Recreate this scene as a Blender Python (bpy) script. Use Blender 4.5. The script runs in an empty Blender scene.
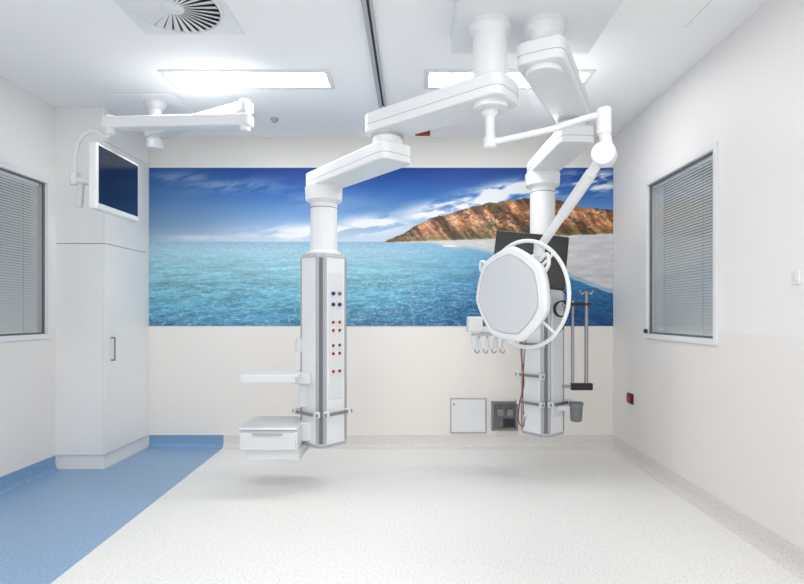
import bpy, bmesh, math
import numpy as np
from mathutils import Vector, Matrix

sc = bpy.context.scene
sc.view_settings.view_transform = 'Standard'
sc.view_settings.look = 'None'
sc.view_settings.exposure = 0.24

# ------------------------------------------------------------------ materials
def lin(c):
    return tuple(((v/255.0)/12.92 if v/255.0 <= 0.04045 else ((v/255.0+0.055)/1.055)**2.4) for v in c) + (1.0,)

def mat(name, rgb, rough=0.5, metal=0.0, emit=0.0, coat=0.0, noise=0.02, nscale=8.0, spec=0.5):
    m = bpy.data.materials.new(name); m.use_nodes = True
    nt = m.node_tree; b = nt.nodes['Principled BSDF']
    c = lin(rgb)
    tc = nt.nodes.new('ShaderNodeTexCoord')
    n = nt.nodes.new('ShaderNodeTexNoise'); n.inputs['Scale'].default_value = nscale
    n.inputs['Detail'].default_value = 3
    nt.links.new(tc.outputs['Object'], n.inputs['Vector'])
    mx = nt.nodes.new('ShaderNodeMix'); mx.data_type = 'RGBA'
    mx.inputs[6].default_value = tuple(v*(1-noise) for v in c[:3])+(1,)
    mx.inputs[7].default_value = tuple(min(1, v*(1+noise)) for v in c[:3])+(1,)
    nt.links.new(n.outputs['Fac'], mx.inputs[0])
    nt.links.new(mx.outputs[2], b.inputs['Base Color'])
    b.inputs['Roughness'].default_value = rough
    b.inputs['Metallic'].default_value = metal
    b.inputs['Specular IOR Level'].default_value = spec
    b.inputs['Coat Weight'].default_value = coat
    if emit:
        b.inputs['Emission Color'].default_value = (1, 0.985, 0.965, 1)
        b.inputs['Emission Strength'].default_value = emit
    return m

def speckle(name, base, dark, light, rough, split=None):
    """speckled sheet vinyl; split = (x, base2, dark2, light2) colour change across a welded seam"""
    m = bpy.data.materials.new(name); m.use_nodes = True
    nt = m.node_tree; b = nt.nodes['Principled BSDF']
    geo = nt.nodes.new('ShaderNodeNewGeometry')
    def vinyl(base, dark, light):
        v1 = nt.nodes.new('ShaderNodeTexNoise'); v1.inputs['Scale'].default_value = 85; v1.inputs['Detail'].default_value = 2
        nt.links.new(geo.outputs['Position'], v1.inputs['Vector'])
        r = nt.nodes.new('ShaderNodeValToRGB')
        e = r.color_ramp.elements
        e[0].position = 0.33; e[0].color = lin(dark)
        e[1].position = 0.68; e[1].color = lin(light)
        e2 = e.new(0.43); e2.color = lin(base)
        e3 = e.new(0.58); e3.color = lin(base)
        nt.links.new(v1.outputs['Fac'], r.inputs['Fac'])
        return r.outputs['Color']
    c1 = vinyl(base, dark, light)
    if split:
        c2 = vinyl(*split[1:])
        sx = nt.nodes.new('ShaderNodeSeparateXYZ'); nt.links.new(geo.outputs['Position'], sx.inputs[0])
        sk = nt.nodes.new('ShaderNodeMath'); sk.operation = 'MULTIPLY_ADD'; sk.inputs[1].default_value = 0.04
        nt.links.new(sx.outputs['Y'], sk.inputs[0]); nt.links.new(sx.outputs['X'], sk.inputs[2])
        g = nt.nodes.new('ShaderNodeMath'); g.operation = 'LESS_THAN'; g.inputs[1].default_value = split[0]
        nt.links.new(sk.outputs[0], g.inputs[0])
        mx = nt.nodes.new('ShaderNodeMix'); mx.data_type = 'RGBA'
        nt.links.new(g.outputs[0], mx.inputs[0]); nt.links.new(c1, mx.inputs[6]); nt.links.new(c2, mx.inputs[7])
        c1 = mx.outputs[2]
    nt.links.new(c1, b.inputs['Base Color'])
    b.inputs['Roughness'].default_value = rough
    return m

def wallmat(name, up, low, zs=1.174):
    m = bpy.data.materials.new(name); m.use_nodes = True
    nt = m.node_tree; b = nt.nodes['Principled BSDF']
    geo = nt.nodes.new('ShaderNodeNewGeometry')
    sx = nt.nodes.new('ShaderNodeSeparateXYZ'); nt.links.new(geo.outputs['Position'], sx.inputs[0])
    g = nt.nodes.new('ShaderNodeMath'); g.operation = 'LESS_THAN'; g.inputs[1].default_value = zs
    nt.links.new(sx.outputs['Z'], g.inputs[0])
    mx = nt.nodes.new('ShaderNodeMix'); mx.data_type = 'RGBA'
    mx.inputs[6].default_value = lin(up); mx.inputs[7].default_value = lin(low)
    nt.links.new(g.outputs[0], mx.inputs[0]); nt.links.new(mx.outputs[2], b.inputs['Base Color'])
    n = nt.nodes.new('ShaderNodeTexNoise'); n.inputs['Scale'].default_value = 250
    nt.links.new(geo.outputs['Position'], n.inputs['Vector'])
    bp = nt.nodes.new('ShaderNodeBump'); bp.inputs['Strength'].default_value = 0.04; bp.inputs['Distance'].default_value = 0.002
    nt.links.new(n.outputs['Fac'], bp.inputs['Height']); nt.links.new(bp.outputs[0], b.inputs['Normal'])
    b.inputs['Roughness'].default_value = 0.55
    return m

M_WALL = wallmat('wall_paint', (233, 232, 231), (231, 228, 225))
M_WALLB = wallmat('wall_paint_back', (228, 226, 222), (235, 231, 226))
M_CEIL = mat('ceiling_paint', (242, 243, 244), 0.8, noise=0.005)
M_FLOOR = speckle('vinyl_floor', (236, 235, 233), (214, 212, 209), (246, 246, 245), 0.34,
                  (-1.639, (140, 170, 202), (114, 147, 184), (162, 189, 215)))
M_SKW = speckle('vinyl_skirting_white', (218, 215, 212), (202, 198, 195), (230, 228, 225), 0.45)
M_SKB = speckle('vinyl_skirting_blue', (122, 157, 194), (100, 136, 175), (142, 173, 205), 0.45)
M_WHITE = mat('white_powder_coat', (227, 229, 231), 0.35)
M_PLAS = mat('white_plastic', (218, 220, 222), 0.4)
M_CAB = mat('cabinet_laminate', (232, 232, 231), 0.4)
M_GREY = mat('light_grey_plastic', (172, 174, 178), 0.45)
M_MID = mat('mid_grey', (108, 111, 116), 0.5)
M_ALU = mat('brushed_aluminium', (155, 157, 161), 0.32, 0.85)
M_STEEL = mat('stainless_steel', (135, 132, 128), 0.28, 0.9)
M_DARK = mat('dark_gap', (38, 40, 44), 0.6)
M_BLACK = mat('black_plastic', (12, 13, 14), 0.35)
M_SCREEN = mat('monitor_glass', (18, 34, 62), 0.12)
M_RED = mat('red_outlet', (150, 30, 28), 0.4)
M_BLUE = mat('blue_outlet', (30, 56, 120), 0.4)
M_REDC = mat('red_cable', (125, 50, 42), 0.5)
M_SLAT = mat('blind_slat', (230, 233, 235), 0.45)
M_BEHIND = mat('dim_backing', (140, 146, 150), 0.8)  # grey chosen to stand in for dimness beyond the blinds
M_LENS = mat('lamp_lens', (203, 207, 211), 0.3)
M_EMIT = mat('light_diffuser', (255, 255, 255), 0.5, emit=21.0)
M_BRONZE = mat('amber_lens', (130, 48, 28), 0.4)

gl = bpy.data.materials.new('window_glass'); gl.use_nodes = True
nt = gl.node_tree; nt.nodes.clear()
o = nt.nodes.new('ShaderNodeOutputMaterial'); tr = nt.nodes.new('ShaderNodeBsdfTransparent')
gs = nt.nodes.new('ShaderNodeBsdfGlossy'); gs.inputs['Roughness'].default_value = 0.03
fr = nt.nodes.new('ShaderNodeLayerWeight'); fr.inputs['Blend'].default_value = 0.5
pw_ = nt.nodes.new('ShaderNodeMath'); pw_.operation = 'POWER'; pw_.inputs[1].default_value = 4.0
nt.links.new(fr.outputs['Facing'], pw_.inputs[0])
ml = nt.nodes.new('ShaderNodeMath'); ml.operation = 'MULTIPLY_ADD'; ml.inputs[1].default_value = 0.8; ml.inputs[2].default_value = 0.05
nt.links.new(pw_.outputs[0], ml.inputs[0])
ms = nt.nodes.new('ShaderNodeMixShader'); tr.inputs['Color'].default_value = (0.96, 0.975, 0.975, 1)
nt.links.new(ml.outputs[0], ms.inputs[0]); nt.links.new(tr.outputs[0], ms.inputs[1]); nt.links.new(gs.outputs[0], ms.inputs[2])
nt.links.new(ms.outputs[0], o.inputs[0])
M_GLASS = gl

# ------------------------------------------------------------------ helpers
COL = sc.collection
def empty(name, loc):
    e = bpy.data.objects.new(name, None); e.location = loc; e.empty_display_size = 0.1
    COL.objects.link(e); return e

def finish(ob, m, parent, bevel=0.0, seg=3, angle=35):
    COL.objects.link(ob)
    ob.data.materials.append(m)
    if ob.type == 'MESH':
        ob.data.polygons.foreach_set('use_smooth', [True]*len(ob.data.polygons))
        if bevel > 0:
            b = ob.modifiers.new('bevel', 'BEVEL'); b.width = bevel; b.segments = seg
            b.limit_method = 'ANGLE'; b.angle_limit = math.radians(angle); b.harden_normals = True
        else:
            ob.data.set_sharp_from_angle(angle=math.radians(angle))
    if parent:
        ob.parent = parent
        ob.matrix_parent_inverse = Matrix.Translation(-Vector(parent.location))
    return ob

def from_bm(name, bm, m, parent=None, bevel=0.0, seg=3, angle=35):
    bmesh.ops.recalc_face_normals(bm, faces=bm.faces)
    me = bpy.data.meshes.new(name); bm.to_mesh(me); bm.free()
    return finish(bpy.data.objects.new(name, me), m, parent, bevel, seg, angle)

def add_box(bm, x0, x1, y0, y1, z0, z1, M=None):
    vs = [bm.verts.new((x, y, z)) for x in (x0, x1) for y in (y0, y1) for z in (z0, z1)]
    if M is not None:
        for v in vs: v.co = M @ v.co
    for f in ((0,1,3,2),(4,6,7,5),(0,4,5,1),(2,3,7,6),(0,2,6,4),(1,5,7,3)):
        bm.faces.new([vs[i] for i in f])

def box(name, x0, x1, y0, y1, z0, z1, m, parent=None, bevel=0.0, seg=3):
    bm = bmesh.new(); add_box(bm, x0, x1, y0, y1, z0, z1)
    return from_bm(name, bm, m, parent, bevel, seg)

def boxes(name, lst, m, parent=None, bevel=0.0, M=None):
    bm = bmesh.new()
    for b in lst: add_box(bm, *b, M=M)
    return from_bm(name, bm, m, parent, bevel)

def obox(name, c, size, rot, m, parent=None, bevel=0.0):
    R = rot.to_4x4() if not isinstance(rot, (int, float)) else Matrix.Rotation(math.radians(rot), 4, 'Z')
    M = Matrix.Translation(c) @ R
    bm = bmesh.new(); a, b, d = (s/2 for s in size)
    add_box(bm, -a, a, -b, b, -d, d, M)
    return from_bm(name, bm, m, parent, bevel)

def cyl(name, p0, p1, r, m, parent=None, r2=None, bevel=0.0, n=40):
    p0 = Vector(p0); p1 = Vector(p1); d = p1-p0
    bm = bmesh.new()
    M = Matrix.Translation((p0+p1)/2) @ d.to_track_quat('Z', 'Y').to_matrix().to_4x4()
    bmesh.ops.create_cone(bm, cap_ends=True, segments=n, radius1=r, radius2=r if r2 is None else r2, depth=d.length, matrix=M)
    return from_bm(name, bm, m, parent, bevel)

def lathe(name, prof, c, m, parent=None, n=48, rot=None):
    bm = bmesh.new(); rings = []
    M = Matrix.Translation(c) @ (rot.to_4x4() if rot is not None else Matrix.Identity(4))
    for r, z in prof:
        rings.append([bm.verts.new(M @ Vector((max(r,1e-4)*math.cos(2*math.pi*k/n), max(r,1e-4)*math.sin(2*math.pi*k/n), z))) for k in range(n)])
    for a, b in zip(rings, rings[1:]):
        for k in range(n):
            bm.faces.new((a[k], a[(k+1)%n], b[(k+1)%n], b[k]))
    bm.faces.new(rings[0]); bm.faces.new(rings[-1])
    return from_bm(name, bm, m, parent, angle=40)

def smoothpts(pts, sub=8):
    P = [Vector(p) for p in pts]; out = []
    Q = [P[0]*2-P[1]] + P + [P[-1]*2-P[-2]]
    for i in range(1, len(Q)-2):
        a, b, c, d = Q[i-1:i+3]
        for k in range(sub):
            t = k/sub
            out.append(0.5*((2*b)+(c-a)*t+(2*a-5*b+4*c-d)*t*t+(3*b-a-3*c+d)*t**3))
    out.append(P[-1]); return out

def tube(name, pts, r, m, parent=None, smooth=True, cyclic=False):
    cu = bpy.data.curves.new(name, 'CURVE'); cu.dimensions = '3D'
    P = smoothpts(pts) if smooth else [Vector(p) for p in pts]
    s = cu.splines.new('POLY'); s.points.add(len(P)-1)
    for q, p in zip(s.points, P): q.co = (*p, 1)
    s.use_cyclic_u = cyclic
    cu.bevel_depth = r; cu.bevel_resolution = 5; cu.use_fill_caps = True
    return finish(bpy.data.objects.new(name, cu), m, parent)

def arm(name, p, q, r1, r2, z0, z1, m, parent, bevel=0.015, n_=5.0):
    """flat tapered arm with squared-off round ends, between hubs p and q"""
    p = Vector((p[0], p[1])); q = Vector((q[0], q[1])); d = (q-p).normalized(); s = Vector((-d.y, d.x))
    pts = []
    def sq(t): return 1.0/((abs(math.cos(t))**n_+abs(math.sin(t))**n_)**(1/n_))
    for k in range(21):
        t = math.pi/2+math.pi*k/20
        pts.append(p+(d*math.cos(t)+s*math.sin(t))*r1*sq(t))
    for k in range(21):
        t = -math.pi/2+math.pi*k/20
        pts.append(q+(d*math.cos(t)+s*math.sin(t))*r2*sq(t))
    bm = bmesh.new()
    lo = [bm.verts.new((v.x, v.y, z0)) for v in pts]
    hi = [bm.verts.new((v.x, v.y, z1)) for v in pts]
    n = len(lo)
    bm.faces.new(lo); bm.faces.new(hi)
    for k in range(n): bm.faces.new((lo[k], lo[(k+1)%n], hi[(k+1)%n], hi[k]))
    return from_bm(name, bm, m, parent, bevel, 3, 50)

# ------------------------------------------------------------------ room
XL, XR, YB, H = -2.97, 1.926, 5.03, 3.0
YF = -0.6
WZ0, WZ1 = 1.09, 2.385
RY0, RY1 = 3.29, 4.32
LY0, LY1 = 3.20, 4.24

box('floor', XL-0.15, XR+0.15, YF, YB+0.15, -0.1, 0.0, M_FLOOR)
box('ceiling', XL-0.15, XR+0.15, YF, YB+0.15, H, H+0.1, M_CEIL)
box('wall_back', XL-0.15, XR+0.15, YB, YB+0.15, 0, H, M_WALLB)
def sidewall(name, x0, x1, a, b, m):
    i = 0.035
    boxes(name, [(x0, x1, YF, a+i, 0, H), (x0, x1, b-i, YB, 0, H), (x0, x1, a+i, b-i, 0, WZ0+i), (x0, x1, a+i, b-i, WZ1-i, H)], m)
sidewall('wall_right', XR, XR+0.15, RY0, RY1, M_WALL)
sidewall('wall_left', XL-0.15, XL, LY0, LY1, M_WALL)

def skirting(name, p, q, inward, m, h=0.12):
    p = Vector(p); q = Vector(q); n = Vector(inward)
    prof = [(0.0005, h), (0.005, h), (0.006, 0.05), (0.010, 0.03), (0.018, 0.014), (0.032, 0.004), (0.045, 0.0005), (0.0005, 0.0005)]
    bm = bmesh.new()
    A = [bm.verts.new(p+n*d+Vector((0, 0, z))) for d, z in prof]
    B = [bm.verts.new(q+n*d+Vector((0, 0, z))) for d, z in prof]
    for k in range(len(prof)):
        j = (k+1) % len(prof); bm.faces.new((A[k], A[j], B[j], B[k]))
    bm.faces.new(A); bm.faces.new(B)
    return from_bm(name, bm, m, None, angle=50)
skirting('baseboard_back', (-1.84, YB, 0), (XR, YB, 0), (0, -1, 0), M_SKW)
skirting('baseboard_back_blue', (-2.56, YB, 0), (-1.84, YB, 0), (0, -1, 0), M_SKB)
skirting('baseboard_right', (XR, YF, 0), (XR, YB, 0), (-1, 0, 0), M_SKW)
skirting('baseboard_left', (XL, YF, 0), (XL, 4.30, 0), (1, 0, 0), M_SKB)

def window(name, xw, d, y0, y1):
    w = empty(name, (xw, (y0+y1)/2, (WZ0+WZ1)/2))
    xi, xo = xw-d*0.014, xw+d*0.148
    f = 0.04
    X = sorted((xi, xo))
    boxes('frame', [(X[0], X[1], y0, y0+f, WZ0, WZ1), (X[0], X[1], y1-f, y1, WZ0, WZ1),
                    (X[0], X[1], y0+f, y1-f, WZ0, WZ0+f), (X[0], X[1], y0+f, y1-f, WZ1-f, WZ1)], M_WHITE, w, 0.003)
    g = 0.010
    X = sorted((xw+d*0.012, xw+d*0.03)); a, b, c, e = y0+f, y1-f, WZ0+f, WZ1-f
    boxes('gasket', [(X[0], X[1], a, a+g, c, e), (X[0], X[1], b-g, b, c, e), (X[0], X[1], a, b, c, c+g), (X[0], X[1], a, b, e-g, e)], M_MID, w)
    bm = bmesh.new(); xx = xw+d*0.02
    bm.faces.new([bm.verts.new(p) for p in ((xx, a, c), (xx, b, c), (xx, b, e), (xx, a, e))])
    from_bm('glass_pane', bm, M_GLASS, w)
    X = sorted((xw+d*0.13, xw+d*0.14))
    box('blocking_panel', X[0], X[1], a, b, c, e, M_BEHIND, w)  # opaque sheet added behind the blinds to keep the white world light out
    v = empty('venetian_blind', (xw+d*0.07, (y0+y1)/2, WZ1-f))
    X = sorted((xw+d*0.035, xw+d*0.065))
    box('head_rail', X[0], X[1], a+0.03, b-0.03, e-0.032, e-0.002, M_WHITE, v, 0.003)
    bm = bmesh.new(); z = e-0.045
    while z > c+0.04:
        M = Matrix.Translation((xw+d*0.05, 0, z)) @ Matrix.Rotation(math.radians(-d*50), 4, 'Y')
        add_box(bm, -0.0125, 0.0125, a+0.03, b-0.03, -0.0006, 0.0006, M)
        z -= 0.0205
    from_bm('slats', bm, M_SLAT, v)
    box('bottom_rail', X[0]+0.005, X[1]-0.005, a+0.03, b-0.03, c+0.012, c+0.03, M_WHITE, v, 0.003)
    for yy in (a+0.2, b-0.2):
        tube('ladder_cord', [(xw+d*0.036, yy, e-0.03), (xw+d*0.036, yy, c+0.02)], 0.0012, M_GREY, v, smooth=False)
    return w
window('window_1', XL, -1, LY0, LY1)
window('window_2', XR, 1, RY0, RY1)
kn = empty('blind_control_knob', (XR, RY1-0.06, 1.16))
cyl('knob', (XR-0.014, RY1-0.05, 1.15), (XR-0.035, RY1-0.05, 1.15), 0.018, M_BLACK, kn, bevel=0.003)

# ------------------------------------------------------------------ mural
def vnoise(x, y, seed=0):
    r = np.random.RandomState(seed); G = r.rand(256, 256)
    xi = np.floor(x).astype(int); yi = np.floor(y).astype(int); fx = x-xi; fy = y-yi
    fx = fx*fx*(3-2*fx); fy = fy*fy*(3-2*fy)
    g = lambda a, b: G[a % 256, b % 256]
    return (g(xi, yi)*(1-fx)+g(xi+1, yi)*fx)*(1-fy)+(g(xi, yi+1)*(1-fx)+g(xi+1, yi+1)*fx)*fy
def fbm(x, y, seed=0, o=5):
    s = 0; a = 1; t = 0
    for k in range(o):
        ca_, sa_ = math.cos(0.6*k), math.sin(0.6*k)
        s = s+a*vnoise((x*ca_-y*sa_)*2**k+17*k, (x*sa_+y*ca_)*2**k+31*k, seed+k); t += a; a *= 0.55
    return s/t
NX, NY = 1000, 340
MX0, MX1, MZ0, MZ1 = -2.56, XR-0.002, 1.174, 2.703
gx, gz = np.meshgrid(np.linspace(0, 1, NX), np.linspace(0, 1, NY))
U = 148+gx*465; V = 326-gz*158     # plan of the print, 465 x 158 units
def ramp(t, stops):
    t = np.clip(t, 0, 1); p = [s[0] for s in stops]
    return np.stack([np.interp(t, p, [s[1][i] for s in stops]) for i in range(3)], -1)
def mixc(a, b, f): return a*(1-f[..., None])+b*f[..., None]
def sstep(e0, e1, x):
    t = np.clip((x-e0)/(e1-e0), 0, 1); return t*t*(3-2*t)
sky = ramp((V-168)/74, [(0, (24, 66, 148)), (0.35, (54, 108, 184)), (0.7, (128, 170, 214)), (1, (206, 219, 233))])
skyL = ramp((V-168)/74, [(0, (44, 88, 152)), (0.4, (78, 122, 176)), (0.8, (130, 162, 196)), (1, (172, 193, 215))])
sky = mixc(sky, skyL, sstep(300, 170, U))
cl = np.zeros_like(U)
for cx, cy, rx, ry, s in [(470, 204, 62, 8, 1.0), (512, 190, 45, 8, 1.0), (440, 212, 38, 5, .9), (595, 182, 30, 10, .9), (560, 192, 30, 6, .7),
                       (330, 231, 62, 6, .8), (375, 225, 32, 8, .9), (300, 236, 60, 4, .6), (230, 186, 60, 8, .2), (330, 200, 50, 10, .12), (180, 178, 30, 6, .2), (200, 238, 40, 3, .3)]:
    sh = (U-cx)*0.16 if 400 < cx < 560 else 0
    cl = np.maximum(cl, s*np.exp(-(((U-cx)/rx)**2+((V-cy+sh)/ry)**2)))
nz = fbm(U/24+V/30, V/7+U/60, 3, 6)
cl = np.clip(cl*1.8*sstep(0.3, 0.6, nz), 0, 1)
col = mixc(sky, np.array([236., 240, 246]), cl)
t = (V-242)/84
tt = np.clip(t, 0.0, 1)
sea = ramp(t, [(0, (150, 190, 216)), (0.10, (170, 208, 226)), (0.35, (150, 205, 222)), (0.7, (104, 178, 206)), (1, (78, 146, 188))])
seaR = ramp(t, [(0, (104, 160, 204)), (0.25, (84, 156, 198)), (0.6, (50, 116, 172)), (1, (24, 74, 136))])
sea = mixc(sea, seaR, sstep(350, 580, U+(V-242)*0.4))
pw = 1/(tt*0.9+0.12)
wx = (fbm(U/30, V/12, 90, 3)-0.5)*2.2
n1 = fbm((U-380)*pw/70, pw*9+wx, 20, 4)
rd = 1-np.abs(2*fbm((U-380)*pw/10+wx, pw*34+wx*1.4, 40, 3)-1)     # ridged web of light on the sand
rd2 = 1-np.abs(2*fbm((U-380)*pw/5-wx, pw*60-wx, 140, 3)-1)
n2 = fbm((U-380)*pw/14, pw*28+wx, 45, 4)
n3 = fbm(U/2.5, V/1.1, 60, 3)
amp = sstep(0.08, 0.6, tt)
sea = sea*(1+((n1-0.5)*0.35*sstep(0.0, 0.4, tt))[..., None])
sea = mixc(sea, sea*0.74, sstep(0.55, 0.38, n2)*0.6*amp)
caus = (sstep(0.86, 0.99, rd)*0.42+sstep(0.88, 0.99, rd2)*0.35)*amp
sea = mixc(sea, np.array([206., 234, 240]), np.clip(caus, 0, 1)*(0.35+0.65*sstep(620, 440, U+(V-242)*0.6)))
sea = sea*(1+((n3-0.5)*0.16)[..., None])
col = np.where((V > 242)[..., None], sea, col)
shore = np.interp(U, [383, 430, 480, 515, 550, 585, 613], [242.5, 243.5, 250, 257, 267, 281, 292])+(fbm(U/12, V*0, 5, 3)-0.5)*3
base = np.interp(U, [383, 430, 500, 560, 613], [242.5, 241, 239, 236, 234])
beach = ramp((U-430)/183, [(0, (210, 210, 206)), (0.4, (224, 222, 219)), (1, (208, 209, 214))])
bn = fbm(U/14+V/9, V/3, 9, 5)
beach = beach*(1+((bn-0.5)*0.22)[..., None])
f = sstep(2.5, -2.5, V-shore)*(V > base)*sstep(383, 400, U)
col = mixc(col, beach, f)
foam = np.exp(-((V-shore-1.5)/1.2)**2)*sstep(470, 540, U)*0.7
col = mixc(col, np.array([225., 232, 240]), foam)
top = np.interp(U, [381, 392, 405, 418, 430, 446, 462, 478, 492, 508, 525, 545, 560, 574, 590, 613],
                   [242, 238, 232, 225, 219, 215, 209, 206, 203, 201, 199, 200, 201, 206, 208, 211])+(fbm(U/6, U*0, 11, 4)-0.5)*4
hgt = np.clip((base-V)/(base-top+0.1), 0, 1)
gull = fbm(U/5-(V/9), V/13, 13, 5)                 # gullies running down the slope
str_ = fbm(U/9+V/20, V/3, 213, 4)
hill = ramp(0.7*gull+0.3*str_, [(0.30, (92, 62, 48)), (0.42, (150, 94, 66)), (0.52, (186, 122, 86)), (0.66, (216, 170, 136))])
scr = fbm(U/2.2, V/1.6, 33, 4)
hill = mixc(hill, np.array([80., 80, 54]), sstep(0.48, 0.58, scr)*(0.4+0.5*sstep(0.45, 0.6, fbm(U/20, V/7, 71, 3))))
hill = mixc(hill, np.array([92., 90, 58]), sstep(0.45, 0.05, hgt)*0.6)
hill = mixc(hill, np.array([86., 84, 58]), sstep(0.86, 1.0, hgt)*0.45)
hill = mixc(hill, np.array([178., 160, 140]), sstep(0.09, 0.0, hgt)*0.6)
hill = hill*(0.72+0.54*sstep(0.36, 0.62, fbm(U/8-V/8, V/18, 77, 4)))[..., None]
hill = mixc(hill, np.array([190., 200, 214]), 0.12*sstep(560, 385, U))
col = np.where(((V > top) & (V < base) & (U > 382))[..., None], hill, col)
col = np.where((((U-449)/7)**2+((V-246)/1.1)**2 < 1)[..., None], np.array([235., 235, 235]), col)
col = np.clip(col, 0, 255)/255
colL = np.where(col <= 0.04045, col/12.92, ((col+0.055)/1.055)**2.4)*0.92
co = np.stack([MX0+gx*(MX1-MX0), np.full_like(gx, YB-0.006), MZ0+gz*(MZ1-MZ0)], -1).reshape(-1, 3)
idx = np.arange(NX*NY).reshape(NY, NX)
quads = np.stack([idx[:-1, :-1], idx[:-1, 1:], idx[1:, 1:], idx[1:, :-1]], -1).reshape(-1, 4)
me = bpy.data.meshes.new('mural_print')
me.vertices.add(len(co)); me.vertices.foreach_set('co', co.ravel().astype(np.float32))
me.loops.add(quads.size); me.loops.foreach_set('vertex_index', quads.ravel().astype(np.int32))
me.polygons.add(len(quads)); me.polygons.foreach_set('loop_start', np.arange(0, quads.size, 4).astype(np.int32))
me.update(calc_edges=True)
at = me.color_attributes.new('print', 'FLOAT_COLOR', 'POINT')
at.data.foreach_set('color', np.concatenate([colL.reshape(-1, 3), np.ones((NX*NY, 1))], 1).ravel().astype(np.float32))
mm = bpy.data.materials.new('mural_print'); mm.use_nodes = True
b = mm.node_tree.nodes['Principled BSDF']; ca = mm.node_tree.nodes.new('ShaderNodeVertexColor'); ca.layer_name = 'print'
mm.node_tree.links.new(ca.outputs['Color'], b.inputs['Base Color']); b.inputs['Roughness'].default_value = 0.5; b.inputs['Specular IOR Level'].default_value = 0.25
me.materials.append(mm)
mur = empty('beach_wall_mural', ((MX0+MX1)/2, YB, 1.94))
ob = bpy.data.objects.new('printed_face', me); COL.objects.link(ob); ob.parent = mur; ob.matrix_parent_inverse = Matrix.Translation(-mur.location)
box('backing_panel', MX0, MX1, YB-0.0055, YB, MZ0, MZ1, M_WHITE, mur)

# ------------------------------------------------------------------ cabinet
CF = 4.308; CX = -2.56
cab = empty('storage_cabinet', (-2.765, 4.66, 0))
box('plinth', XL, CX-0.02, CF+0.02, YB, 0, 0.12, M_CAB, cab)
box('carcass_lower', XL, CX-0.02, CF, YB, 0.12, 1.872, M_CAB, cab, 0.001)
box('carcass_upper', XL, CX-0.02, CF, YB, 1.877, H, M_CAB, cab, 0.001)
box('shadow_gap', XL, CX-0.024, CF+0.008, YB, 1.870, 1.879, M_MID, cab)
box('door_lower', CX-0.018, CX, CF, YB-0.055, 0.125, 1.872, M_CAB, cab, 0.0015)
box('door_upper', CX-0.018, CX, CF, YB-0.055, 1.877, 2.72, M_CAB, cab, 0.0015)
box('bulkhead_fascia', CX-0.018, CX, CF, YB-0.008, 2.724, H, M_CAB, cab, 0.0015)
box('scribe_panel', CX-0.018, CX-0.002, YB-0.05, YB-0.001, 0.12, 2.72, M_CAB, cab, 0.001)
tube('door_handle', [(CX, CF+0.09, 0.90), (CX+0.03, CF+0.09, 0.90), (CX+0.03, CF+0.09, 1.09), (CX, CF+0.09, 1.09)], 0.007, M_MID, cab, smooth=False)

# ------------------------------------------------------------------ ceiling fittings
def panel_light(x0, x1, y0, y1):
    e = empty('ceiling_light_panel', ((x0+x1)/2, (y0+y1)/2, H))
    f = 0.035
    boxes('trim_frame', [(x0-f, x1+f, y0-f, y0, H-0.012, H), (x0-f, x1+f, y1, y1+f, H-0.012, H), (x0-f, x0, y0, y1, H-0.012, H), (x1, x1+f, y0, y1, H-0.012, H)], M_PLAS, e, 0.002)
    box('diffuser', x0, x1, y0, y1, H-0.007, H-0.001, M_EMIT, e)
panel_light(-1.76, -0.63, 3.67, 3.90)
panel_light(0.11, 1.24, 3.67, 3.90)
panel_light(-1.76, -0.63, 1.2, 1.43)  # this panel and the next: unseen, added overhead as extra fill light
panel_light(0.11, 1.24, 1.2, 1.43)  # added fill panel, out of the camera's view

dv = empty('ceiling_air_diffuser', (-1.335, 2.87, H))
boxes('face_plate', [(-1.635, -1.035, 2.57, 3.17, H-0.008, H)], M_WHITE, dv, 0.002)
cyl('throat', (-1.335, 2.87, H-0.0085), (-1.335, 2.87, H-0.012), 0.255, M_DARK, dv, n=64)
bm = bmesh.new()
for k in range(30):
    a = 2*math.pi*k/30
    M = Matrix.Translation((-1.335, 2.87, H-0.022)) @ Matrix.Rotation(a, 4, 'Z') @ Matrix.Rotation(math.radians(16), 4, 'X')
    v = [M @ Vector(p) for p in ((0.06, -0.006, 0), (0.248, -0.023, 0), (0.248, 0.018, 0), (0.06, 0.005, 0))]
    vv = [bm.verts.new(p) for p in v]+[bm.verts.new(p+Vector((0, 0, 0.002))) for p in v]
    for f in ((0,1,2,3),(7,6,5,4),(0,4,5,1),(1,5,6,2),(2,6,7,3),(3,7,4,0)): bm.faces.new([vv[i] for i in f])
from_bm('swirl_vanes', bm, M_WHITE, dv)
tube('outer_ring', [(-1.335+0.258*math.cos(t*math.pi/32), 2.87+0.258*math.sin(t*math.pi/32), H-0.014) for t in range(64)], 0.010, M_WHITE, dv, smooth=False, cyclic=True)
lathe('hub', [(0.045, -0.03), (0.062, -0.024), (0.062, -0.008)], (-1.335, 2.87, H), M_WHITE, dv)

tk = empty('ceiling_curtain_track', (-0.25, 2.0, H))
boxes('rail_profile', [(-0.285, -0.258, YF, 4.24, H-0.03, H), (-0.242, -0.228, YF, 4.24, H-0.03, H), (-0.258, -0.242, YF, 4.24, H-0.008, H)], M_GREY, tk)
box('slot', -0.258, -0.242, YF, 4.23, H-0.022, H-0.008, M_DARK, tk)

def hatch(x0, x1, y0, y1):
    e = empty('ceiling_access_hatch', ((x0+x1)/2, (y0+y1)/2, H))
    box('shadow_line', x0, x1, y0, y1, H-0.002, H, M_MID, e)
    box('lid', x0+0.004, x1-0.004, y0+0.004, y1-0.004, H-0.004, H-0.0005, M_CEIL, e)
hatch(1.12, 1.62, 2.55, 3.10)

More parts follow.
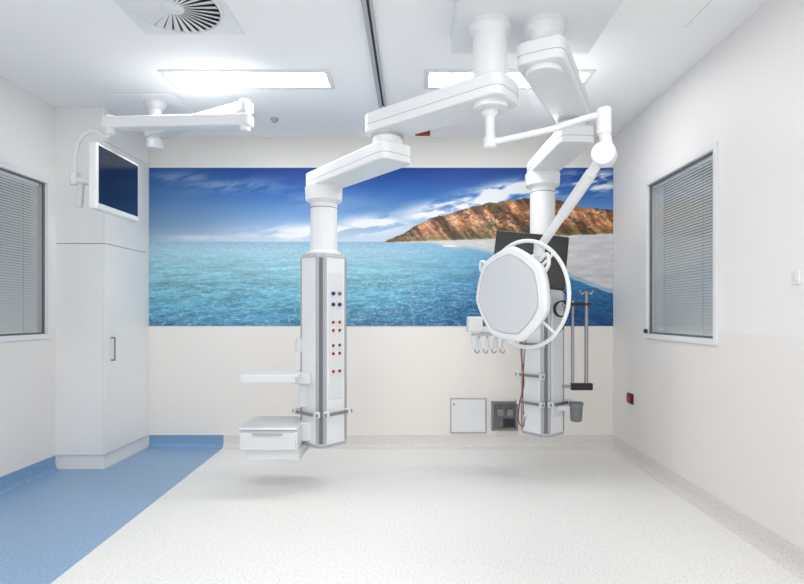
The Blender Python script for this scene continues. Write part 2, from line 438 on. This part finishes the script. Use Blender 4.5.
sd = empty('smoke_detector', (-1.22, 4.55, H))
lathe('dome', [(0.012, -0.035), (0.022, -0.028), (0.032, -0.014), (0.036, 0)], (-1.22, 4.55, H), M_GREY, sd)
ex = empty('ceiling_indicator_lamp', (0.08, 4.85, H))
box('lamp_body', 0.01, 0.15, 4.84, 4.87, H-0.045, H, M_BRONZE, ex, 0.005)

# ------------------------------------------------------------------ ceiling monitor arm (left)
mo = empty('arm_mounted_monitor', (-2.09, 4.2, H))
PX, PY = -2.09, 4.2
lathe('ceiling_canopy', [(0.052, -0.06), (0.062, -0.05), (0.085, -0.015), (0.085, 0)], (PX, PY, H-0.008), M_WHITE, mo)
box('ceiling_plate', PX-0.28, PX+0.22, PY-0.16, PY+0.22, H-0.008, H, M_CEIL, mo, 0.002)
cyl('drop_post', (PX, PY, H-0.06), (PX, PY, 2.64), 0.05, M_WHITE, mo)
cyl('post_collar', (PX, PY, 2.70), (PX, PY, 2.62), 0.062, M_WHITE, mo, bevel=0.01)
EX, EY = -1.205, 3.70
FX, FY = -2.19, 3.75
arm('primary_arm', (PX, PY), (EX, EY), 0.065, 0.05, 2.715, 2.79, M_WHITE, mo, 0.012)
cyl('elbow', (EX, EY, 2.585), (EX, EY, 2.81), 0.042, M_WHITE, mo, bevel=0.012)
arm('secondary_arm', (EX, EY), (FX, FY), 0.055, 0.045, 2.62, 2.705, M_WHITE, mo, 0.015)
cyl('wrist_hub', (FX, FY, 2.72), (FX, FY, 2.58), 0.036, M_WHITE, mo, bevel=0.01)
tube('gooseneck', [(FX, FY, 2.60), (-2.225, 3.75, 2.57), (-2.29, 3.75, 2.605), (-2.36, 3.75, 2.595), (-2.42, 3.75, 2.53), (-2.445, 3.75, 2.41), (-2.445, 3.75, 2.27)], 0.016, M_WHITE, mo)
cyl('tilt_joint', (-2.445, 3.75, 2.31), (-2.445, 3.75, 2.22), 0.033, M_WHITE, mo, bevel=0.008)
tube('bracket', [(-2.445, 3.75, 2.26), (-2.33, 3.76, 2.24), (-2.20, 3.765, 2.235)], 0.025, M_WHITE, mo)
cyl('handle_grip', (-2.38, 3.72, 2.22), (-2.38, 3.70, 2.05), 0.022, M_PLAS, mo, bevel=0.008)
box('vesa_plate', -2.215, -2.19, 3.69, 3.84, 2.16, 2.31, M_GREY, mo, 0.004)
box('monitor_housing', -2.19, -2.13, 3.49, 4.03, 2.0, 2.45, M_WHITE, mo, 0.015)
box('monitor_screen', -2.134, -2.127, 3.512, 4.008, 2.04, 2.43, M_SCREEN, mo, 0.002)

# ------------------------------------------------------------------ ceiling boss for pendants
bh = empty('ceiling_pendant_mounting_plate', (0.63, 2.8, H))
box('cover_box', 0.225, 1.06, 2.35, 3.16, 2.87, H, M_WHITE, bh, 0.008)

# ------------------------------------------------------------------ pendants
def column_section(a, c):
    return [(a, -a+c), (a, a-c), (a-c, a), (-a+c, a), (-a, a-c), (-a, -a+c), (-a+c, -a), (a-c, -a)]
def prism(name, poly, z0, z1, M, m, parent, bevel=0.0, s1=1.0, s0=1.0):
    bm = bmesh.new()
    lo = [bm.verts.new(M @ Vector((x*s0, y*s0, z0))) for x, y in poly]; hi = [bm.verts.new(M @ Vector((x*s1, y*s1, z1))) for x, y in poly]
    n = len(poly); bm.faces.new(lo); bm.faces.new(hi)
    for k in range(n): bm.faces.new((lo[k], lo[(k+1)%n], hi[(k+1)%n], hi[k]))
    return from_bm(name, bm, m, parent, bevel)

def pendant(base, elbow, colp, zA, zB, tube_top, rot, zb=0.317, zt=1.735):
    p = empty('medical_supply_pendant', (base[0], base[1], 2.87))
    bx, by = base; hA = 0.12
    lathe('top_flange', [(0.092, zA+hA-2.872), (0.092, -0.06), (0.115, -0.035), (0.115, 0)], (bx, by, 2.87), M_WHITE, p)
    arm('upper_arm', base, elbow, 0.13, 0.115, zA, zA+hA, M_WHITE, p, 0.012)
    arm('upper_arm_cover_seam', base, elbow, 0.1306, 0.1156, zA+0.045, zA+0.049, M_GREY, p, 0)
    cyl('base_bearing_cap', (bx, by, zA-0.03), (bx, by, zA+0.01), 0.10, M_WHITE, p, bevel=0.01)
    cyl('elbow_bearing', (*elbow, zB+0.11), (*elbow, zA+0.005), 0.095, M_WHITE, p)
    cyl('elbow_brake_ring', (*elbow, zA-0.028), (*elbow, zA-0.010), 0.1, M_GREY, p)
    arm('lower_arm', elbow, colp, 0.12, 0.112, zB, zB+0.115, M_WHITE, p, 0.012)
    arm('lower_arm_cover_seam', elbow, colp, 0.1206, 0.1126, zB+0.042, zB+0.046, M_GREY, p, 0)
    cx, cy = colp
    lathe('drop_tube', [(0.135, 0.0), (0.135, 0.012), (0.1, 0.03), (0.1, tube_top-zt-0.12), (0.135, tube_top-zt-0.095), (0.14, tube_top-zt)], (cx, cy, zt), M_WHITE, p)
    cyl('tube_joint_line', (cx, cy, tube_top-0.155), (cx, cy, tube_top-0.150), 0.1012, M_MID, p)
    R = Matrix.Translation((cx, cy, 0)) @ Matrix.Rotation(math.radians(rot), 4, 'Z')
    a, c = 0.138, 0.045
    prism('column_body', column_section(a, c), zb+0.02, zt-0.03, R, M_WHITE, p)
    sec2 = column_section(a+0.006, c)
    prism('column_top_cap', sec2, zt-0.03, zt, R, M_GREY, p, 0.004, s1=0.93)
    prism('column_bottom_cap', sec2, zb, zb+0.025, R, M_GREY, p, 0.004, s0=0.95)
    for q in range(4):
        Rq = R @ Matrix.Rotation(math.radians(45+90*q), 4, 'Z')
        d = (2*a-c)/math.sqrt(2)
        bm = bmesh.new()
        add_box(bm, d-0.004, d+0.006, -0.030, -0.014, zb+0.03, zt-0.035, Rq)
        add_box(bm, d-0.004, d+0.006, 0.014, 0.030, zb+0.03, zt-0.035, Rq)
        from_bm('rail_profile', bm, M_ALU, p)
        bm = bmesh.new(); add_box(bm, d-0.003, d+0.001, -0.014, 0.014, zb+0.03, zt-0.035, Rq)
        from_bm('rail_slot', bm, M_MID, p)
        Rf = R @ Matrix.Rotation(math.radians(90*q), 4, 'Z')
        bm = bmesh.new()
        for u in (-0.088, 0.088): add_box(bm, a-0.002, a+0.001, u-0.0025, u+0.0025, zb+0.03, zt-0.035, Rf)
        from_bm('panel_joint', bm, M_MID, p)
    return p, R

PA, RA = pendant((0.415, 2.84), (-0.17, 3.30), (-0.680, 3.92), 2.43, 2.235, 2.235, 48)
def face(R, q, u, d, z, a=0.138):
    return R @ Matrix.Rotation(math.radians(90*q), 4, 'Z') @ Matrix.Translation((a+d, u, z))
def fbox(name, R, q, u, d, z, sx, sy, sz, m, p, bevel=0.0):
    bm = bmesh.new(); add_box(bm, -sx/2, sx/2, -sy/2, sy/2, -sz/2, sz/2, face(R, q, u, d, z))
    return from_bm(name, bm, m, p, bevel)
def fcyl(name, R, q, u, d0, d1, z, r, m, p, bevel=0.0):
    M = face(R, q, u, 0, z); return cyl(name, M @ Vector((d0, 0, 0)), M @ Vector((d1, 0, 0)), r, m, p, bevel=bevel, n=24)
FR, FL = 3, 2
fbox('outlet_plate', RA, FR, 0, 0.002, 1.13, 0.006, 0.13, 0.92, M_PLAS, PA, 0.002)
for r_, zz in enumerate((1.44, 1.36)):
    for u in (-0.03, 0.03):
        fcyl('gas_outlet', RA, FR, u, 0.004, 0.018, zz, 0.014, M_BLUE if (u < 0 or r_) else M_MID, PA)
for zz in (1.23, 1.17, 1.06, 1.00, 0.87):
    for u in (-0.03, 0.03):
        fbox('socket_surround', RA, FR, u, 0.006, zz, 0.006, 0.042, 0.045, M_WHITE, PA, 0.003)
        fcyl('socket_red', RA, FR, u, 0.006, 0.014, zz, 0.012, M_RED, PA)
fbox('equipment_rail', RA, FL, 0, 0.035, 0.565, 0.012, 0.30, 0.024, M_ALU, PA, 0.003)
for u in (-0.12, 0.12): fbox('rail_clamp', RA, FL, u, 0.02, 0.565, 0.045, 0.03, 0.045, M_PLAS, PA, 0.006)
fbox('equipment_rail_side', RA, FR, 0, 0.035, 0.565, 0.012, 0.26, 0.024, M_ALU, PA, 0.003)
for u in (-0.10, 0.10): fbox('rail_clamp', RA, FR, u, 0.02, 0.565, 0.045, 0.028, 0.045, M_PLAS, PA, 0.006)
fbox('brake_button_pad', RA, FL, -0.105, 0.018, 1.06, 0.04, 0.05, 0.11, M_PLAS, PA, 0.01)
SX0, SX1 = -1.235, -0.825
box('shelf_tray', SX0, SX1, 3.66, 4.02, 0.835, 0.858, M_WHITE, PA, 0.008)
box('shelf_lip', SX0+0.02, SX1-0.01, 3.645, 3.66, 0.808, 0.862, M_PLAS, PA, 0.005)
box('shelf_bracket', SX1-0.06, -0.75, 3.78, 3.93, 0.78, 0.855, M_PLAS, PA, 0.008)
box('shelf_arm', -0.85, -0.77, 3.84, 3.90, 0.60, 0.84, M_PLAS, PA, 0.008)
box('drawer_housing', SX0+0.005, SX1, 3.67, 4.06, 0.325, 0.465, M_WHITE, PA, 0.010)
box('drawer_top_tray', SX0-0.005, SX1+0.005, 3.655, 4.07, 0.470, 0.492, M_WHITE, PA, 0.008)
box('drawer_front', SX0+0.01, SX1-0.01, 3.655, 3.67, 0.335, 0.455, M_PLAS, PA, 0.004)
box('drawer_grip', SX0+0.1, SX1-0.1, 3.64, 3.657, 0.435, 0.45, M_GREY, PA, 0.004)
box('drawer_pod', SX0+0.04, SX1+0.01, 3.70, 4.03, 0.245, 0.325, M_PLAS, PA, 0.008)
box('drawer_bracket', SX1-0.02, -0.74, 3.80, 3.94, 0.36, 0.50, M_PLAS, PA, 0.01)

PB, RB = pendant((0.71, 2.84), (1.085, 3.56), (1.05, 4.25), 2.62, 2.43, 2.43, 40)
for z in (1.05, 0.80, 0.58):
    fbox('equipment_rail', RB, FL, 0, 0.035, z, 0.012, 0.28, 0.022, M_ALU, PB, 0.003)
    for u in (-0.11, 0.11): fbox('rail_clamp', RB, FL, u, 0.02, z, 0.045, 0.03, 0.045, M_PLAS, PB, 0.006)
fbox('equipment_rail', RB, FR, 0, 0.035, 0.58, 0.012, 0.28, 0.022, M_ALU, PB, 0.003)
for u in (-0.11, 0.11): fbox('rail_clamp', RB, FR, u, 0.02, 0.58, 0.045, 0.03, 0.045, M_PLAS, PB, 0.006)
fbox('side_cover', RB, FR, 0, 0.006, 0.95, 0.012, 0.14, 0.95, M_PLAS, PB, 0.003)
tube('holder_arm', [(0.92, 4.20, 1.12), (0.75, 4.14, 1.13), (0.52, 4.10, 1.15)], 0.014, M_PLAS, PB)
box('holder_box', 0.42, 0.54, 4.06, 4.18, 1.15, 1.27, M_PLAS, PB, 0.01)
box('holder_bar', 0.45, 0.80, 4.06, 4.09, 1.10, 1.14, M_GREY, PB, 0.006)
for i, x in enumerate((0.475, 0.54, 0.605, 0.67)):
    cyl('holder_cup', (x, 4.05, 1.02), (x, 4.05, 1.12), 0.024, M_PLAS, PB, r2=0.030, bevel=0.004)
    tube('holder_hook', [(x, 4.05, 1.02), (x, 4.04, 1.0), (x+0.02, 4.02, 0.99), (x+0.03, 4.01, 1.01)], 0.006, M_GREY, PB)
cyl('pole_short', (1.275, 4.18, 0.70), (1.275, 4.18, 1.40), 0.012, M_ALU, PB)
cyl('pole_long', (1.385, 4.18, 0.68), (1.385, 4.18, 1.47), 0.015, M_ALU, PB)
box('pole_bracket_top', 1.24, 1.42, 4.165, 4.195, 1.355, 1.38, M_DARK, PB, 0.004)
box('pole_bracket_arm', 1.10, 1.26, 4.165, 4.195, 1.35, 1.375, M_ALU, PB, 0.004)
box('pole_bracket_bottom', 1.26, 1.43, 4.15, 4.20, 0.68, 0.735, M_BLACK, PB, 0.006)
box('pole_bracket_lower_arm', 1.10, 1.26, 4.165, 4.195, 0.695, 0.72, M_ALU, PB, 0.004)
tube('pole_hooks', [(1.33, 4.18, 1.48), (1.35, 4.18, 1.45), (1.385, 4.18, 1.47), (1.42, 4.18, 1.45), (1.44, 4.18, 1.48)], 0.006, M_ALU, PB)
lathe('suction_canister', [(0.035, 0), (0.045, 0.01), (0.05, 0.12), (0.055, 0.125), (0.055, 0.15), (0.02, 0.155)], (1.285, 4.12, 0.44), M_MID, PB)
box('canister_bracket', 1.14, 1.28, 4.13, 4.17, 0.52, 0.56, M_PLAS, PB, 0.005)
tube('red_cable', [(0.86, 4.12, 1.25), (0.84, 4.08, 1.0), (0.86, 4.07, 0.75), (0.83, 4.08, 0.6), (0.82, 4.09, 0.46), (0.86, 4.10, 0.40), (0.88, 4.12, 0.48)], 0.0045, M_REDC, PB)
tube('red_cable', [(0.89, 4.10, 1.2), (0.86, 4.07, 0.9), (0.85, 4.07, 0.7), (0.86, 4.07, 0.5)], 0.0035, M_REDC, PB)
tube('black_cable_coil', [(1.15+0.055*math.cos(t*0.6), 4.02+0.002*t, 1.33+0.06*math.sin(t*0.6)) for t in range(34)], 0.006, M_BLACK, PB)
tube('black_cable_drop', [(1.12, 4.02, 1.5), (1.19, 4.0, 1.4), (1.16, 4.02, 1.2), (1.07, 4.04, 1.1)], 0.006, M_BLACK, PB)

mb = empty('patient_monitor', (0.87, 3.93, 1.68))
Rm = Matrix.Rotation(math.radians(-6), 3, 'Z') @ Matrix.Rotation(math.radians(-12), 3, 'X') @ Matrix.Rotation(math.radians(7), 3, 'Y')
C = Vector((0.868, 3.90, 1.695))
obox('housing', C, (0.54, 0.045, 0.41), Rm, M_BLACK, mb, 0.01)
obox('screen', C+Rm @ Vector((0, -0.024, 0.005)), (0.50, 0.003, 0.35), Rm, M_BLACK, mb)
obox('rear_mount', C+Rm @ Vector((0, 0.05, 0)), (0.14, 0.06, 0.14), Rm, M_MID, mb, 0.008)
cyl('support_arm', C+Vector((0.05, 0.06, 0)), (1.02, 4.15, 1.66), 0.028, M_PLAS, mb)

# ------------------------------------------------------------------ surgical light
sl = empty('surgical_light', (0.415, 2.84, 2.40))
bx, by = 0.415, 2.84
lathe('suspension_spindle', [(0.022, 2.19), (0.034, 2.20), (0.034, 2.25), (0.026, 2.26), (0.026, 2.36), (0.05, 2.385), (0.05, 2.399)], (bx, by, 0), M_WHITE, sl)
tube('extension_arm', [(bx, by, 2.225), (0.50, 2.815, 2.235), (0.72, 2.74, 2.262), (0.88, 2.67, 2.295), (0.965, 2.64, 2.305)], 0.017, M_WHITE, sl)
JX, JY = 0.965, 2.64
cyl('arm_end_hub', (JX, JY, 2.20), (JX, JY, 2.335), 0.036, M_WHITE, sl, bevel=0.01)
tube('hub_drop', [(JX, JY, 2.22), (JX+0.012, JY, 2.15), (JX+0.01, JY, 2.09)], 0.03, M_WHITE, sl)
cyl('spring_joint', (JX-0.02, JY-0.04, 2.10), (JX+0.02, JY+0.04, 2.10), 0.060, M_WHITE, sl, bevel=0.012)
LX, LY, LZ = 0.775, 3.20, 1.70
tube('spring_arm', [(JX, JY, 2.10), (LX, LY, LZ)], 0.026, M_WHITE, sl, smooth=False)
cyl('spring_arm_sleeve', (JX-0.03, JY+0.09, 2.035), (JX-0.115, JY+0.34, 1.855), 0.031, M_PLAS, sl, bevel=0.006)
cyl('cardan_joint', (LX, LY, LZ+0.04), (LX-0.005, LY+0.01, LZ-0.06), 0.034, M_WHITE, sl, bevel=0.01)
nrm = Vector((-0.80, -0.60, -0.05)).normalized()
Rl = nrm.to_track_quat('Z', 'Y').to_matrix()
LC = Vector((0.590, 3.12, 1.405))
def head(name, prof, m, bevel=0):
    bm = bmesh.new(); n = 96; rings = []
    for r, z in prof:
        ring = []
        for k in range(n):
            t = 2*math.pi*k/n
            h = math.cos(math.pi/7)/math.cos(((t+0.35) % (2*math.pi/7))-math.pi/7)
            rr = r*(0.50+0.50*h/0.95)
            ring.append(bm.verts.new(LC+Rl @ Vector((rr*math.cos(t), rr*math.sin(t), z))))
        rings.append(ring)
    for A, B in zip(rings, rings[1:]):
        for k in range(n): bm.faces.new((A[k], A[(k+1)%n], B[(k+1)%n], B[k]))
    bm.faces.new(rings[0]); bm.faces.new(rings[-1])
    return from_bm(name, bm, m, sl, angle=30)
head('lamp_shell', [(0.06, -0.095), (0.16, -0.086), (0.235, -0.06), (0.27, -0.022), (0.282, 0.010), (0.281, 0.026), (0.270, 0.038), (0.250, 0.044), (0.235, 0.045)], M_WHITE)
head('lamp_lens', [(0.232, 0.0445), (0.230, 0.049), (0.12, 0.054), (0.03, 0.056)], M_LENS)
head('lens_seam', [(0.237, 0.044), (0.237, 0.0462), (0.2325, 0.0462), (0.2325, 0.044)], M_GREY)
up = (Rl.inverted() @ Vector((0, 0, 1))); up.z = 0; up.normalize(); sd_ = Vector((-up.y, up.x, 0))
def loc(s, u, z): return LC+Rl @ (sd_*s+up*u+Vector((0, 0, z)))
ring = [loc(0.325*math.sin(t*math.pi/24), 0.325*math.cos(t*math.pi/24), -0.11) for t in range(48)]
tube('bumper_ring', ring, 0.012, M_WHITE, sl, smooth=False, cyclic=True)
for t in (0.6, 2.2, 3.9, 5.5):
    tube('ring_spoke', [loc(0.325*math.sin(t), 0.325*math.cos(t), -0.11), loc(0.20*math.sin(t), 0.20*math.cos(t), -0.07)], 0.009, M_WHITE, sl, smooth=False)
tube('yoke', [Vector((LX-0.003, LY+0.005, LZ-0.05)), loc(0.03, 0.20, -0.17), loc(0.0, 0.08, -0.16), loc(0, 0.0, -0.09)], 0.02, M_WHITE, sl)
cyl('yoke_hub', loc(0, 0, -0.16), loc(0, 0, -0.07), 0.05, M_PLAS, sl, bevel=0.01)
for s in (-1, 1):
    tube('side_handle', [loc(s*0.20, 0.19, -0.02), loc(s*0.26, 0.22, -0.01), loc(s*0.27, 0.17, -0.01), loc(s*0.24, 0.13, -0.02)], 0.011, M_PLAS, sl)

# ------------------------------------------------------------------ wall fittings
ap = empty('wall_access_panel', (0.53, YB, 0.30))
box('frame', 0.35, 0.70, YB-0.012, YB, 0.138, 0.477, M_GREY, ap, 0.002)
box('door', 0.362, 0.688, YB-0.018, YB-0.010, 0.150, 0.465, M_WHITE, ap, 0.002)
cyl('lock', (0.385, YB-0.017, 0.42), (0.385, YB-0.024, 0.42), 0.010, M_ALU, ap)
so = empty('stainless_service_outlet', (0.87, YB, 0.30))
boxes('frame', [(0.745, 1.0, YB-0.03, YB, 0.167, 0.19), (0.745, 1.0, YB-0.03, YB, 0.425, 0.447), (0.745, 0.768, YB-0.03, YB, 0.19, 0.425), (0.977, 1.0, YB-0.03, YB, 0.19, 0.425)], M_STEEL, so, 0.002)
box('recess', 0.768, 0.977, YB-0.012, YB, 0.19, 0.425, M_MID, so)
boxes('outlet_spouts', [(0.80, 0.86, YB-0.045, YB-0.01, 0.31, 0.38), (0.89, 0.95, YB-0.045, YB-0.01, 0.31, 0.38)], M_STEEL, so, 0.004)
box('dark_insert', 0.86, 0.97, YB-0.016, YB-0.01, 0.20, 0.28, M_DARK, so)
rs = empty('red_wall_switch', (XR, 4.615, 0.54))
box('back_plate', XR-0.012, XR, 4.56, 4.67, 0.495, 0.585, M_DARK, rs, 0.003)
box('red_cover', XR-0.03, XR-0.011, 4.575, 4.645, 0.505, 0.575, M_RED, rs, 0.005)
ls = empty('wall_thermostat', (XR, 2.615, 1.476))
box('plate', XR-0.012, XR, 2.585, 2.645, 1.44, 1.515, M_WHITE, ls, 0.003)
box('rocker', XR-0.017, XR-0.011, 2.60, 2.63, 1.46, 1.495, M_PLAS, ls, 0.002)

# ------------------------------------------------------------------ world + camera
w = bpy.data.worlds.new('soft_room_light'); sc.world = w; w.use_nodes = True
bg = w.node_tree.nodes['Background']; bg.inputs['Color'].default_value = (0.99, 0.99, 1.0, 1); bg.inputs['Strength'].default_value = 1.3

cam = bpy.data.cameras.new('camera'); co_ = bpy.data.objects.new('camera', cam); COL.objects.link(co_)
co_.location = (0, 0, 1.29); co_.rotation_euler = (math.radians(90), 0, 0)
cam.sensor_width = 36; cam.lens = 520/804*36
cam.shift_x = -12/804; cam.shift_y = 22/804
cam.clip_start = 0.05
sc.camera = co_
